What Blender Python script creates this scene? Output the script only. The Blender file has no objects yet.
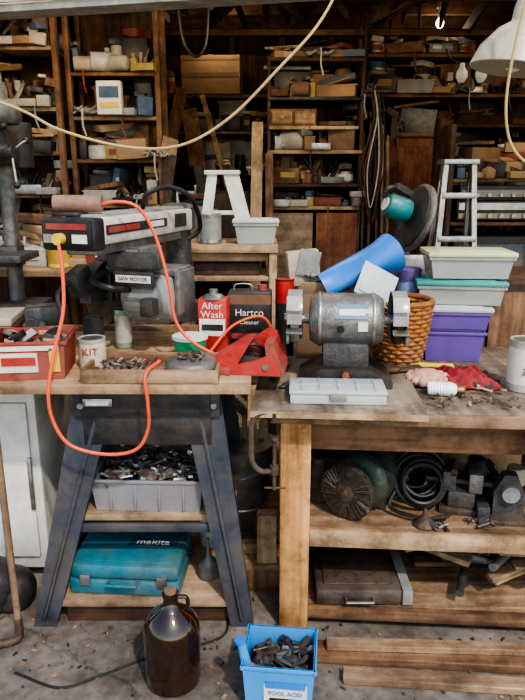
import bpy, bmesh, math, random
from mathutils import Matrix, Vector, Euler
R=math.radians
random.seed(7)
scene=bpy.context.scene
# ---------------------------------------------------------------- materials
_mc={}
def _base(name):
    m=bpy.data.materials.new(name); m.use_nodes=True
    nt=m.node_tree; return m,nt,nt.nodes['Principled BSDF']
def mat(name,col,rough=.6,metal=0,var=.25,scale=14,bump=.15,trans=0,coat=0,dirt=None,emis=0,grime=.45):
    if name in _mc: return _mc[name]
    m,nt,p=_base(name); N=nt.nodes; L=nt.links
    tc=N.new('ShaderNodeTexCoord')
    no=N.new('ShaderNodeTexNoise'); no.inputs['Scale'].default_value=scale; no.inputs['Detail'].default_value=6; no.inputs['Roughness'].default_value=.65
    L.new(tc.outputs['Object'],no.inputs['Vector'])
    cr=N.new('ShaderNodeValToRGB')
    lo=dirt if dirt else tuple(c*(1-var) for c in col)
    cr.color_ramp.elements[0].position=.32; cr.color_ramp.elements[0].color=(*lo,1)
    cr.color_ramp.elements[1].position=.62 if not dirt else .5; cr.color_ramp.elements[1].color=(*[min(1,c*(1+var*.35)) for c in col],1)
    L.new(no.outputs['Fac'],cr.inputs['Fac'])
    gn=N.new('ShaderNodeTexNoise'); gn.inputs['Scale'].default_value=5.5; gn.inputs['Detail'].default_value=9; gn.inputs['Roughness'].default_value=.75
    L.new(tc.outputs['Object'],gn.inputs['Vector'])
    gr=N.new('ShaderNodeMapRange'); gr.inputs['From Min'].default_value=.42; gr.inputs['From Max'].default_value=.64; gr.inputs['To Max'].default_value=grime
    L.new(gn.outputs['Fac'],gr.inputs['Value'])
    mx=N.new('ShaderNodeMixRGB'); mx.inputs[2].default_value=(.20,.165,.13,1); L.new(gr.outputs[0],mx.inputs[0]); L.new(cr.outputs['Color'],mx.inputs[1])
    L.new(mx.outputs[0],p.inputs['Base Color'])
    p.inputs['Roughness'].default_value=rough; p.inputs['Metallic'].default_value=metal
    if trans: p.inputs['Transmission Weight'].default_value=trans
    if coat: p.inputs['Coat Weight'].default_value=coat
    if emis:
        p.inputs['Emission Color'].default_value=(*col,1); p.inputs['Emission Strength'].default_value=emis
    if bump:
        bp=N.new('ShaderNodeBump'); bp.inputs['Strength'].default_value=bump; bp.inputs['Distance'].default_value=.01
        n2=N.new('ShaderNodeTexNoise'); n2.inputs['Scale'].default_value=scale*5; n2.inputs['Detail'].default_value=4
        L.new(tc.outputs['Object'],n2.inputs['Vector']); L.new(n2.outputs['Fac'],bp.inputs['Height']); L.new(bp.outputs['Normal'],p.inputs['Normal'])
    _mc[name]=m; return m
def wood(name,c1,c2,axis='x',scale=1.0,rough=.75,dirt=(.42,.38,.34)):
    if name in _mc: return _mc[name]
    m,nt,p=_base(name); N=nt.nodes; L=nt.links
    tc=N.new('ShaderNodeTexCoord'); mp=N.new('ShaderNodeMapping')
    s={'x':(1.5,22,22),'y':(22,1.5,22),'z':(22,22,1.5)}[axis]
    mp.inputs['Scale'].default_value=[v*scale for v in s]
    L.new(tc.outputs['Object'],mp.inputs['Vector'])
    no=N.new('ShaderNodeTexNoise'); no.inputs['Scale'].default_value=1.6; no.inputs['Detail'].default_value=8; no.inputs['Distortion'].default_value=.6
    L.new(mp.outputs[0],no.inputs['Vector'])
    n2=N.new('ShaderNodeTexNoise'); n2.inputs['Scale'].default_value=6; n2.inputs['Detail'].default_value=9; n2.inputs['Roughness'].default_value=.75
    L.new(tc.outputs['Object'],n2.inputs['Vector'])
    cr=N.new('ShaderNodeValToRGB'); cr.color_ramp.elements[0].position=.3; cr.color_ramp.elements[0].color=(*c1,1)
    cr.color_ramp.elements[1].position=.68; cr.color_ramp.elements[1].color=(*c2,1)
    L.new(no.outputs['Fac'],cr.inputs['Fac'])
    r2=N.new('ShaderNodeValToRGB'); r2.color_ramp.elements[0].position=.38; r2.color_ramp.elements[0].color=(*dirt,1)
    r2.color_ramp.elements[1].position=.58; r2.color_ramp.elements[1].color=(1,1,1,1)
    L.new(n2.outputs['Fac'],r2.inputs['Fac'])
    mx=N.new('ShaderNodeMixRGB'); mx.blend_type='MULTIPLY'; mx.inputs[0].default_value=.95
    L.new(cr.outputs[0],mx.inputs[1]); L.new(r2.outputs[0],mx.inputs[2]); L.new(mx.outputs[0],p.inputs['Base Color'])
    p.inputs['Roughness'].default_value=rough
    bp=N.new('ShaderNodeBump'); bp.inputs['Strength'].default_value=.25; bp.inputs['Distance'].default_value=.005
    L.new(no.outputs['Fac'],bp.inputs['Height']); L.new(bp.outputs['Normal'],p.inputs['Normal'])
    _mc[name]=m; return m

WORN=wood('bench_wood_x',(.20,.125,.075),(.42,.29,.185),'x')
WORNY=wood('bench_wood_y',(.18,.10,.055),(.36,.23,.13),'y')
LEG=wood('bench_leg_wood',(.38,.18,.06),(.68,.40,.18),'z')
PLY=wood('plywood',(.27,.18,.11),(.48,.36,.24),'x',.6)
PLYD=wood('plywood_dirty',(.17,.135,.105),(.38,.31,.24),'y',.6,dirt=(.36,.32,.28))
TABLE=wood('saw_table_board',(.30,.20,.12),(.50,.36,.23),'x',.6)
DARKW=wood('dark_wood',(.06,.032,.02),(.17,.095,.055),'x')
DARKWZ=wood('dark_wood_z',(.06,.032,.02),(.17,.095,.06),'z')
MIDW=wood('mid_wood',(.15,.08,.045),(.31,.18,.10),'x')
MIDWZ=wood('mid_wood_z',(.15,.08,.045),(.33,.19,.11),'z')
BLOND=wood('blond_wood',(.36,.24,.14),(.56,.41,.26),'z')
BLONDX=wood('blond_wood_x',(.36,.23,.13),(.56,.41,.26),'x')
REDW=wood('red_wood',(.20,.075,.035),(.38,.16,.08),'z')
STEEL=mat('worn_steel',(.42,.42,.42),.38,.85,.4,20)
CAST=mat('cast_grey',(.22,.22,.215),.5,.5,.4,25,.3)
CASTD=mat('cast_dark',(.085,.09,.095),.5,.4,.4,25,.3)
GALV=mat('galvanised',(.42,.43,.44),.4,.8,.3,18)
RUST=mat('rusty_steel',(.13,.09,.07),.7,.5,.5,30,.4)
BLK=mat('black_plastic',(.02,.02,.022),.45,0,.3,20,grime=.15)
BLKM=mat('black_paint',(.035,.036,.04),.45,.2,.35,20,grime=.3)
STAND=mat('stand_blue_grey',(.05,.06,.085),.5,.2,.35,12,.1,dirt=(.035,.04,.05))
CREAM=mat('cream_paint',(.64,.62,.57),.45,.1,.2,15)
WHITE=mat('white_paint',(.76,.76,.74),.5,0,.15,10,grime=.3)
WHD=mat('dirty_white',(.64,.63,.58),.6,0,.3,8)
RED=mat('red_paint',(.50,.035,.03),.4,0,.25,18,grime=.3)
REDD=mat('dull_red',(.38,.06,.05),.55,0,.35,18)
ORG=mat('orange_cord',(.80,.12,.05),.45,0,.12,10,.05,grime=.1)
YEL=mat('yellow_paint',(.75,.55,.06),.5,0,.15,15,grime=.25)
YCORD=mat('yellow_cord',(.50,.38,.18),.55,0,.15,15,grime=.1)
BLUE=mat('blue_plastic',(.03,.22,.66),.35,0,.1,10,.03,grime=.15)
LBLUE=mat('light_blue_plastic',(.06,.33,.74),.35,0,.12,9,.03,grime=.15)
TEAL=mat('teal_metal',(.02,.19,.26),.45,.1,.25,14)
TEALP=mat('teal_plastic',(.10,.46,.42),.3,0,.12,12,.03,trans=.3,grime=.15)
GRN=mat('green_plastic',(.03,.36,.15),.4,0,.15,12,grime=.15)
DGRN=mat('dark_green_paint',(.028,.06,.045),.5,.3,.4,20)
PURP=mat('purple_plastic',(.20,.13,.48),.3,0,.12,12,.03,trans=.2,grime=.15)
CLEAR=mat('clear_plastic',(.78,.81,.78),.2,0,.06,8,.02,trans=.6,grime=.1)
CLRY=mat('yellowish_lid',(.74,.78,.46),.35,0,.1,8,.02,trans=.2,grime=.1)
FROST=mat('frosted_plastic',(.72,.78,.80),.35,0,.08,8,.02,trans=.35,grime=.15)
GCRATE=mat('grey_crate',(.25,.25,.28),.55,0,.15,12,.05)
CARD=mat('cardboard',(.42,.27,.15),.8,0,.2,8,.1)
CARDD=mat('cardboard_dark',(.26,.16,.09),.8,0,.2,8,.1)
GLASSB=mat('brown_glass',(.03,.012,.005),.07,0,.3,6,0,coat=1,grime=.0)
WICK=mat('wicker',(.36,.14,.035),.6,0,.45,40,.2)
RAG=mat('red_rag',(.34,.03,.04),.9,0,.3,20,.3,grime=.2)
PINK=mat('pink_mesh',(.72,.40,.32),.7,0,.25,60,.3,grime=.2)
BULB=mat('bulb_white',(.85,.85,.82),.25,0,.04,8,0,grime=0)
PAPER=mat('paper_label',(.72,.71,.66),.6,0,.1,10,0,grime=.3)
BRASS=mat('brass',(.40,.27,.10),.4,.8,.3,18)
ALU=mat('aluminium',(.55,.56,.57),.4,.8,.25,18)
WIRE=mat('wire_bristles',(.10,.08,.065),.6,.6,.6,90,.8)
GREY=mat('grey_paint',(.30,.31,.31),.55,.1,.3,14)
BEIGE=mat('beige_paint',(.48,.43,.34),.6,0,.2,12)
LAMPG=mat('lamp_enamel',(.58,.54,.40),.35,0,.3,10,.05)
DRED=mat('faded_red',(.26,.07,.05),.7,0,.3,14); DYEL=mat('faded_yellow',(.45,.35,.12),.7,0,.3,14); DBLU=mat('faded_blue',(.07,.13,.22),.7,0,.3,14)
DWHT=mat('aged_white',(.46,.44,.39),.7,0,.3,14); DTEAL=mat('faded_teal',(.06,.18,.18),.7,0,.3,14); BRN=mat('brown_paper',(.22,.13,.08),.8,0,.3,14)

# ---------------------------------------------------------------- builder
class B:
    def __init__(s,name,loc=(0,0,0),rz=0):
        s.name=name; s.bm=bmesh.new(); s.mats=[]; s.M=Matrix.Translation(loc)@Matrix.Rotation(R(rz),4,'Z')
    def mi(s,m):
        if m not in s.mats: s.mats.append(m)
        return s.mats.index(m)
    def add(s,vs,fs,m,T=None):
        T=s.M@(T if T else Matrix()); i=s.mi(m)
        bv=[s.bm.verts.new(T@Vector(v)) for v in vs]
        for f in fs:
            try:
                fc=s.bm.faces.new([bv[k] for k in f]); fc.material_index=i
            except ValueError: pass
    def merge(s,t,m,T=None):
        t.verts.index_update()
        s.add([v.co.copy() for v in t.verts],[[v.index for v in f.verts] for f in t.faces],m,T); t.free()
    def box(s,c,size,m,rot=(0,0,0),bev=.003,taper=1.0):
        t=bmesh.new(); bmesh.ops.create_cube(t,size=1)
        for v in t.verts:
            k=taper if v.co.z<0 else 1
            v.co=Vector((v.co.x*size[0]*k,v.co.y*size[1]*k,v.co.z*size[2]))
        b=min(bev,min(size)*.3)
        if b>0: bmesh.ops.bevel(t,geom=t.edges[:],offset=b,segments=2,affect='EDGES',profile=.5)
        s.merge(t,m,Matrix.Translation(c)@Euler([R(a) for a in rot]).to_matrix().to_4x4())
    def bx(s,x0,x1,y0,y1,z0,z1,m,bev=.003):
        s.box(((x0+x1)/2,(y0+y1)/2,(z0+z1)/2),(abs(x1-x0),abs(y1-y0),abs(z1-z0)),m,bev=bev)
    def beam(s,p,q,w,h,m,up=(0,0,1),bev=.003,w2=None):
        p=Vector(p);q=Vector(q);d=(q-p);L=d.length;z=d.normalized()
        u=Vector(up)
        if abs(u.normalized().dot(z))>.98: u=Vector((0,1,0))
        x=u.cross(z).normalized(); y=z.cross(x)
        Mx=Matrix((x,y,z)).transposed().to_4x4(); Mx.translation=(p+q)/2
        t=bmesh.new(); bmesh.ops.create_cube(t,size=1)
        for v in t.verts:
            k=(w2/w if w2 and v.co.z>0 else 1)
            v.co=Vector((v.co.x*w*k,v.co.y*h,v.co.z*L))
        b=min(bev,min(w,h)*.3)
        if b>0: bmesh.ops.bevel(t,geom=t.edges[:],offset=b,segments=1,affect='EDGES')
        s.merge(t,m,Mx)
    def lathe(s,prof,o,m,axis=(0,0,1),seg=28):
        z=Vector(axis).normalized(); q=Vector((0,0,1)).rotation_difference(z)
        T=Matrix.Translation(o)@q.to_matrix().to_4x4()
        vs=[];fs=[];n=len(prof)
        for i,(r,h) in enumerate(prof):
            for k in range(seg):
                a=2*math.pi*k/seg; vs.append((r*math.cos(a),r*math.sin(a),h))
        for i in range(n-1):
            for k in range(seg):
                k2=(k+1)%seg; fs.append((i*seg+k,i*seg+k2,(i+1)*seg+k2,(i+1)*seg+k))
        if prof[0][0]>1e-5: fs.append(tuple(range(seg-1,-1,-1)))
        if prof[-1][0]>1e-5: fs.append(tuple((n-1)*seg+k for k in range(seg)))
        s.add(vs,fs,m,T)
    def cyl(s,p,q,r,m,r2=None,seg=24,bev=.0):
        p=Vector(p);q=Vector(q);L=(q-p).length; r2=r if r2 is None else r2
        if bev: prof=[(r-bev,0),(r,bev),(r2,L-bev),(r2-bev,L)]
        else: prof=[(r,0),(r2,L)]
        s.lathe(prof,p,m,q-p,seg)
    def open_can(s,p,r,h,m,r2=None,w=.004,fill=.5,fm=None):
        r2=r2 or r
        s.lathe([(r*.97,0),(r,.004),(r2,h),(r2-w,h),(r-w,.01)],p,m)
        if fm: s.lathe([(0,h*fill),(r2*.93,h*fill)],p,fm)
    def sph(s,c,r,m,sc=(1,1,1),seg=16,rot=(0,0,0)):
        t=bmesh.new(); bmesh.ops.create_uvsphere(t,u_segments=seg,v_segments=seg//2+2,radius=r)
        s.merge(t,m,Matrix.Translation(c)@Euler([R(a) for a in rot]).to_matrix().to_4x4()@Matrix.Diagonal((*sc,1)))
    def tube(s,pts,r,m,seg=8,n=8,smooth=True):
        P=[Vector(p) for p in pts]
        if smooth and len(P)>2:
            out=[]; Q=[2*P[0]-P[1]]+P+[2*P[-1]-P[-2]]
            for i in range(1,len(Q)-2):
                a,b,c,d=Q[i-1:i+3]
                for k in range(n):
                    t=k/n; out.append(.5*((2*b)+(c-a)*t+(2*a-5*b+4*c-d)*t*t+(3*b-a-3*c+d)*t**3))
            out.append(P[-1]); P=out
        vs=[];fs=[];pr=None
        for i,p in enumerate(P):
            d=(P[min(i+1,len(P)-1)]-P[max(i-1,0)]).normalized()
            if pr is None:
                u=Vector((0,0,1)) if abs(d.z)<.9 else Vector((1,0,0)); x=u.cross(d).normalized()
            else: x=(pr-d*pr.dot(d)).normalized()
            pr=x; y=d.cross(x)
            for k in range(seg):
                a=2*math.pi*k/seg; vs.append(p+r*(math.cos(a)*x+math.sin(a)*y))
        for i in range(len(P)-1):
            for k in range(seg):
                k2=(k+1)%seg; fs.append((i*seg+k,i*seg+k2,(i+1)*seg+k2,(i+1)*seg+k))
        fs.append(tuple(range(seg-1,-1,-1))); fs.append(tuple((len(P)-1)*seg+k for k in range(seg)))
        s.add(vs,fs,m)
    def prism(s,poly,depth,m,T=None):
        n=len(poly); vs=[(x,-depth/2,z) for x,z in poly]+[(x,depth/2,z) for x,z in poly]
        fs=[tuple(range(n)),tuple(range(2*n-1,n-1,-1))]+[(i,n+i,n+(i+1)%n,(i+1)%n) for i in range(n)]
        s.add(vs,fs,m,T)
    def text(s,body,size,m,T,ext=.0006):
        try:
            cu=bpy.data.curves.new('t','FONT'); cu.body=body; cu.size=size; cu.extrude=ext; cu.align_x='CENTER'; cu.align_y='CENTER'; cu.resolution_u=3
            ob=bpy.data.objects.new('t',cu); scene.collection.objects.link(ob); bpy.context.view_layer.update()
            me=bpy.data.meshes.new_from_object(ob.evaluated_get(bpy.context.evaluated_depsgraph_get()))
            s.add([v.co.copy() for v in me.vertices],[list(p.vertices) for p in me.polygons],m,T)
            bpy.data.objects.remove(ob); bpy.data.meshes.remove(me); bpy.data.curves.remove(cu)
        except Exception as e: print('text fail',e)
    def done(s,smooth=True):
        bmesh.ops.recalc_face_normals(s.bm,faces=s.bm.faces[:])
        me=bpy.data.meshes.new(s.name); s.bm.to_mesh(me); s.bm.free()
        for m in s.mats: me.materials.append(m)
        xs=[v.co for v in me.vertices]
        c=Vector(((min(v.x for v in xs)+max(v.x for v in xs))/2,(min(v.y for v in xs)+max(v.y for v in xs))/2,min(v.z for v in xs)))
        me.transform(Matrix.Translation(-c))
        if smooth:
            for p in me.polygons: p.use_smooth=True
            me.set_sharp_from_angle(angle=R(38))
        ob=bpy.data.objects.new(s.name,me); ob.location=c; scene.collection.objects.link(ob); return ob
def FT(x,y,z,rz=0,tilt=90):
    return Matrix.Translation((x,y,z))@Matrix.Rotation(R(rz),4,'Z')@Matrix.Rotation(R(tilt),4,'X')

# ---------------------------------------------------------------- room shell
def concrete():
    m,nt,p=_base('concrete_floor'); N=nt.nodes; L=nt.links
    tc=N.new('ShaderNodeTexCoord'); a=N.new('ShaderNodeTexNoise'); a.inputs['Scale'].default_value=3.0; a.inputs['Detail'].default_value=12; a.inputs['Roughness'].default_value=.75
    b=N.new('ShaderNodeTexNoise'); b.inputs['Scale'].default_value=30; b.inputs['Detail'].default_value=9
    L.new(tc.outputs['Object'],a.inputs[0]); L.new(tc.outputs['Object'],b.inputs[0])
    c=N.new('ShaderNodeValToRGB'); c.color_ramp.elements[0].position=.38; c.color_ramp.elements[0].color=(.10,.085,.072,1); c.color_ramp.elements[1].position=.66; c.color_ramp.elements[1].color=(.28,.25,.22,1)
    d=N.new('ShaderNodeValToRGB'); d.color_ramp.elements[0].position=.35; d.color_ramp.elements[0].color=(.75,.72,.69,1); d.color_ramp.elements[1].position=.6; d.color_ramp.elements[1].color=(1,1,1,1)
    L.new(a.outputs['Fac'],c.inputs[0]); L.new(b.outputs['Fac'],d.inputs[0])
    v=N.new('ShaderNodeTexVoronoi'); v.feature='DISTANCE_TO_EDGE'; v.inputs['Scale'].default_value=.8
    ad=N.new('ShaderNodeMixRGB'); ad.blend_type='ADD'; ad.inputs[0].default_value=.18; L.new(tc.outputs['Object'],ad.inputs[1]); L.new(a.outputs['Color'],ad.inputs[2]); L.new(ad.outputs[0],v.inputs['Vector'])
    e=N.new('ShaderNodeValToRGB'); e.color_ramp.elements[0].color=(.35,.33,.3,1); e.color_ramp.elements[1].position=.007
    L.new(v.outputs['Distance'],e.inputs[0])
    x=N.new('ShaderNodeMixRGB'); x.blend_type='MULTIPLY'; x.inputs[0].default_value=1; L.new(c.outputs[0],x.inputs[1]); L.new(d.outputs[0],x.inputs[2])
    y=N.new('ShaderNodeMixRGB'); y.blend_type='MULTIPLY'; y.inputs[0].default_value=.7; L.new(x.outputs[0],y.inputs[1]); L.new(e.outputs[0],y.inputs[2])
    L.new(y.outputs[0],p.inputs['Base Color']); p.inputs['Roughness'].default_value=.85
    bp=N.new('ShaderNodeBump'); bp.inputs['Strength'].default_value=.15; bp.inputs['Distance'].default_value=.004; L.new(b.outputs['Fac'],bp.inputs['Height']); L.new(bp.outputs[0],p.inputs['Normal'])
    return m
b=B('floor'); b.bx(-8,8,-6,6.3,-.1,0,concrete(),bev=0); b.done(False)
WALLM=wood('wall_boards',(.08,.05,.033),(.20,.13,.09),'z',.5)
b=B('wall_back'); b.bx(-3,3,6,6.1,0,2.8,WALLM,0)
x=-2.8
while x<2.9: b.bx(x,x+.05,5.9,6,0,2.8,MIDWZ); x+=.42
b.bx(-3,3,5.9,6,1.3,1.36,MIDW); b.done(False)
for side,x0 in (('left',-3.0),('right',2.9)):
    b=B('wall_'+side); b.bx(x0,x0+.1,2.4,6.1,0,2.8,WALLM,0)
    y=2.6
    while y<5.9:
        xx=x0+.1 if side=='left' else x0-.09
        b.bx(xx,xx+.09,y,y+.05,0,2.8,MIDWZ); y+=.42
    b.done(False)
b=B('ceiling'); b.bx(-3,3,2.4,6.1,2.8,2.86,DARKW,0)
y=2.95
while y<6: b.bx(-2.9,2.9,y,y+.045,2.62,2.8,MIDW); y+=.45
b.done(False)
b=B('trim_1',(.0,2.76,.035),-13); b.bx(-3,3,-.04,.04,2.14,2.76,WHITE); b.bx(-3,3,-.055,-.04,2.125,2.19,WHITE); b.bx(-3,3,-.03,.1,2.095,2.125,WHD); b.done(False)

# ---------------------------------------------------------------- helpers for contents
def tub(b,cx,cy,z,w,d,h,m,lid=None,taper=.88,rz=0,wall=.004,lidh=.018):
    T0=b.M.copy(); b.M=b.M@Matrix.Translation((cx,cy,z))@Matrix.Rotation(R(rz),4,'Z')
    W,D=w/2,d/2; w2,d2=W*taper,D*taper
    o=[(-w2,-d2,0),(w2,-d2,0),(w2,d2,0),(-w2,d2,0),(-W,-D,h),(W,-D,h),(W,D,h),(-W,D,h)]
    i=[(x*(1-wall/W),y*(1-wall/D),zz+(wall if zz==0 else 0)) for x,y,zz in o]
    b.add(o+i,[(3,2,1,0),(0,1,5,4),(1,2,6,5),(2,3,7,6),(3,0,4,7),(8,9,10,11),(12,13,9,8),(13,14,10,9),(14,15,11,10),(15,12,8,11),(4,5,13,12),(5,6,14,13),(6,7,15,14),(7,4,12,15)],m)
    for s in (-1,1):
        b.box((0,s*D,h-.006),(w+.012,.008,.012),m,bev=.002); b.box((s*W,0,h-.006),(.008,d+.012,.012),m,bev=.002)
    if lid:
        b.box((0,0,h+lidh/2),(w+.02,d+.02,lidh),lid,bev=.006); b.box((0,0,h+lidh),(w*.8,d*.8,.006),lid,bev=.002)
    b.M=T0
def junk(b,cx,cy,z,w,d,n,mats,size=.04,seed=1):
    rr=random.Random(seed)
    for k in range(n):
        x=cx+rr.uniform(-.5,.5)*w; y=cy+rr.uniform(-.5,.5)*d; m=rr.choice(mats); s=size*rr.uniform(.5,1.3); rot=[rr.uniform(-35,35),rr.uniform(-35,35),rr.uniform(0,180)]
        t=rr.random(); zz=z+rr.uniform(0,size*.5)
        if t<.35: b.box((x,y,zz),(s,s*.4,s*.25),m,rot,bev=.002)
        elif t<.8:
            a=R(rot[2]); e=R(rr.uniform(-25,25)); dx=Vector((math.cos(a)*math.cos(e),math.sin(a)*math.cos(e),math.sin(e)))*s
            b.cyl(Vector((x,y,zz))-dx*.6,Vector((x,y,zz))+dx*.6,s*.12,m,seg=8)
            b.cyl(Vector((x,y,zz))+dx*.5,Vector((x,y,zz))+dx*.75,s*.22,m,seg=6)
        else: b.lathe([(s*.18,0),(s*.35,0),(s*.35,s*.12),(s*.18,s*.12)],(x,y,zz),m,(rr.uniform(-.5,.5),rr.uniform(-.5,.5),1),12)
def can(name,x,y,z,r,h,m,label=None,txt=None,tm=BLK,lid=STEEL,rz=0,band=(.15,.85),ts=.03):
    b=B(name,(x,y,z),rz)
    b.lathe([(r*.96,0),(r,.003),(r,.006),(r*.985,.009),(r*.985,h-.01),(r,h-.006),(r,h),(r*.93,h),(r*.9,h-.005),(0,h-.005)],(0,0,0),m)
    b.lathe([(r*.82,h-.006),(r*.82,h-.002),(r*.6,h-.002),(0,h-.002)],(0,0,0),lid)
    if label: b.lathe([(r*.99,h*band[0]),(r*1.0,h*band[0]),(r*1.0,h*band[1]),(r*.99,h*band[1])],(0,0,0),label)
    if txt:
        for k,l in enumerate(txt): b.text(l,ts,tm,FT(0,-r*1.03,h*.62-k*ts*1.1))
    return b.done()

# ---------------------------------------------------------------- radial arm saw + stand
b=B('saw_table'); b.bx(-1.25,-.035,1.80,2.5,.83,.86,TABLE,.004); b.bx(-1.25,-.035,2.5,2.53,.83,.88,WORN); b.done()
b=B('steel_tool_stand')
b.bx(-.585,-.13,1.86,2.36,.735,.829,STAND,.006)
b.bx(-.56,-.16,1.852,1.862,.745,.82,BLKM); b.bx(-.55,-.46,1.846,1.853,.775,.80,STEEL,.001); b.bx(-.54,-.47,1.844,1.847,.78,.795,WHITE,0)
for (ty,fy) in ((1.88,1.83),(2.34,2.40)):
    for (tx0,tx1,fx0,fx1) in ((-.585,-.46,-.765,-.69),(-.255,-.13,-.105,-.03)):
        t=.03 if ty<2 else -.03
        vs=[(tx0,ty,.80),(tx1,ty,.80),(fx1,fy,0),(fx0,fy,0)]
        n=[(v[0],v[1]+t,v[2]) for v in vs]
        b.add(vs+n,[(0,1,2,3),(4,7,6,5),(0,4,5,1),(1,5,6,2),(2,6,7,3),(3,7,4,0)],STAND)
        cx=(tx0+tx1)/2; fx=(fx0+fx1)/2
        b.beam((cx,ty-t*.2,.72),(fx,fy-t*.2,.03),.012,.012,STAND)
b.bx(-.56,-.16,1.868,1.885,.64,.74,BLKM); b.bx(-.56,-.16,2.32,2.335,.64,.74,BLKM)
b.bx(-.66,-.10,1.87,1.885,.33,.36,STAND); b.bx(-.66,-.10,2.34,2.355,.33,.36,STAND)
for x in (-.56,-.15): b.cyl((x,1.85,.775),(x,1.86,.775),.01,STEEL,seg=8)
b.done()
b=B('plywood_shelf'); b.box((-.37,2.11,.372),(.56,.44,.022),PLY); b.done()
b=B('plywood_shelf'); b.box((-.38,2.1,.08),(.60,.52,.022),PLY); b.bx(-.66,-.10,1.86,1.885,.0,.069,DARKW); b.bx(-.66,-.1,2.3,2.33,0,.069,DARKW); b.done()
b=B('radial_arm_saw',(-.575,1.98,1.245),-18)
b.box((0,.36,.046),(.15,.72,.085),CREAM,bev=.012)
b.box((0,.36,.092),(.10,.66,.012),GREY,bev=.004)
b.box((0,-.005,.042),(.19,.06,.098),BLKM,bev=.01)
b.box((0,-.037,.044),(.17,.006,.076),BLK,bev=.002)
b.box((-.0,-.041,.066),(.14,.003,.018),REDD,bev=0)
b.cyl((-.02,-.04,.03),(-.02,-.065,.03),.017,YEL); b.box((.045,-.042,.03),(.05,.004,.026),PAPER,bev=0); b.box((-.065,-.042,.03),(.03,.004,.026),GREY,bev=0)
b.box((.0763,.27,.05),(.003,.42,.030),BLKM,bev=0); b.box((.0773,.17,.05),(.004,.2,.018),REDD,bev=0); b.box((.0783,.40,.05),(.003,.1,.02),PAPER,bev=0)
b.box((.0763,.60,.05),(.003,.1,.05),BLKM,bev=0)
b.box((0,.34,-.012),(.11,.62,.03),STEEL,bev=.004)
b.lathe([(.06,-.38),(.075,-.375),(.075,-.30),(.052,-.28),(.05,.0),(.07,.01),(.07,.09),(.055,.105),(.03,.11)],(0,.74,0),CASTD)
b.tube([(0,.74,.11),(0,.74,.15),(.08,.74,.15),(.08,.74,.18)],.008,STEEL,smooth=False)
b.box((.02,.30,-.045),(.16,.19,.045),CAST,bev=.01)
b.cyl((.02,.3,-.065),(.02,.3,-.10),.06,STEEL)
b.box((.09,.30,-.10),(.28,.12,.028),CAST,bev=.01)
b.box((.225,.30,-.17),(.022,.13,.15),CAST,bev=.008); b.box((-.045,.30,-.16),(.022,.1,.12),CASTD,bev=.008)
b.lathe([(.03,0),(.085,.01),(.1,.03),(.1,.15),(.09,.19),(.05,.21),(.02,.215)],(.01,.30,-.19),GREY,(1,0,0),32)
for k in range(16):
    a=k*math.pi/8; b.beam((.05,.30+.1*math.cos(a),-.19+.1*math.sin(a)),(.16,.30+.1*math.cos(a),-.19+.1*math.sin(a)),.010,.008,CAST,bev=.001)
b.box((.09,.19,-.12),(.15,.012,.05),BLKM,bev=.002); b.box((.09,.183,-.12),(.13,.003,.024),PAPER,bev=0); b.text('SAW MOTOR',.018,BLK,FT(.09,.1805,-.12))
b.box((.09,.20,-.06),(.20,.03,.055),CASTD,bev=.006)
b.tube([(-.02,.2,-.10),(-.02,.11,-.12),(.06,.10,-.14),(.06,.2,-.16)],.011,BLK)
b.box((.15,.175,-.21),(.05,.05,.06),BLKM,bev=.008)
pts=[(0.125*math.cos(R(a)),.125*math.sin(R(a))) for a in range(-10,200,15)]
b.prism(pts,.045,CASTD,Matrix.Translation((-.095,.30,-.20))@Matrix.Rotation(R(90),4,'Z'))
b.lathe([(0,0),(.115,.0),(.115,.003),(0,.003)],(-.097,.30,-.20),STEEL,(1,0,0),40)
b.cyl((-.14,.30,-.20),(-.03,.30,-.20),.025,STEEL)
b.box((-.095,.15,-.13),(.05,.09,.09),CASTD,(20,0,0),bev=.01); b.tube([(-.095,.12,-.12),(-.12,.06,-.16),(-.10,.05,-.24)],.008,BLK)
b.done()
b=B('paper_roll',(-.57,2.03,1.372),-8); b.cyl((-.08,0,0.002),(.065,.03,0.002),.027,mat('brown_pink',(.30,.17,.13),.7,0,.35,20)); b.cyl((-.083,0,0.002),(-.08,0,0.002),.012,BLK); b.box((-.03,.0,-.028),(.09,.07,.012),BLKM); b.done()
b=B('orange_extension_cord')
b.tube([(-.60,1.90,1.26),(-.583,1.86,1.20),(-.58,1.83,1.08),(-.605,1.79,.96),(-.625,1.77,.84),(-.615,1.77,.75),(-.57,1.77,.68),(-.47,1.775,.65),(-.38,1.775,.665),(-.34,1.775,.73),(-.335,1.765,.82),(-.34,1.775,.90),(-.31,1.85,.92)],.0055,ORG)
b.done()
b=B('orange_extension_cord')
b.tube([(-.54,2.05,1.36),(-.46,2.05,1.38),(-.39,2.06,1.36),(-.34,2.06,1.27),(-.30,2.04,1.12),(-.28,2.03,1.0),(-.22,2.02,.93),(-.12,2.03,.885),(-.02,2.08,.90),(.03,2.1,.93)],.0055,ORG)
b.tube([(-.18,2.1,.88),(-.10,2.16,.96),(.0,2.2,.98),(.05,2.2,.90)],.005,ORG); b.done()
b=B('black_power_cable')
b.tube([(-.43,2.35,1.35),(-.40,2.3,1.40),(-.33,2.35,1.42),(-.26,2.4,1.38),(-.24,2.5,1.27),(-.29,2.5,1.22)],.009,BLK); b.done()

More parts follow.
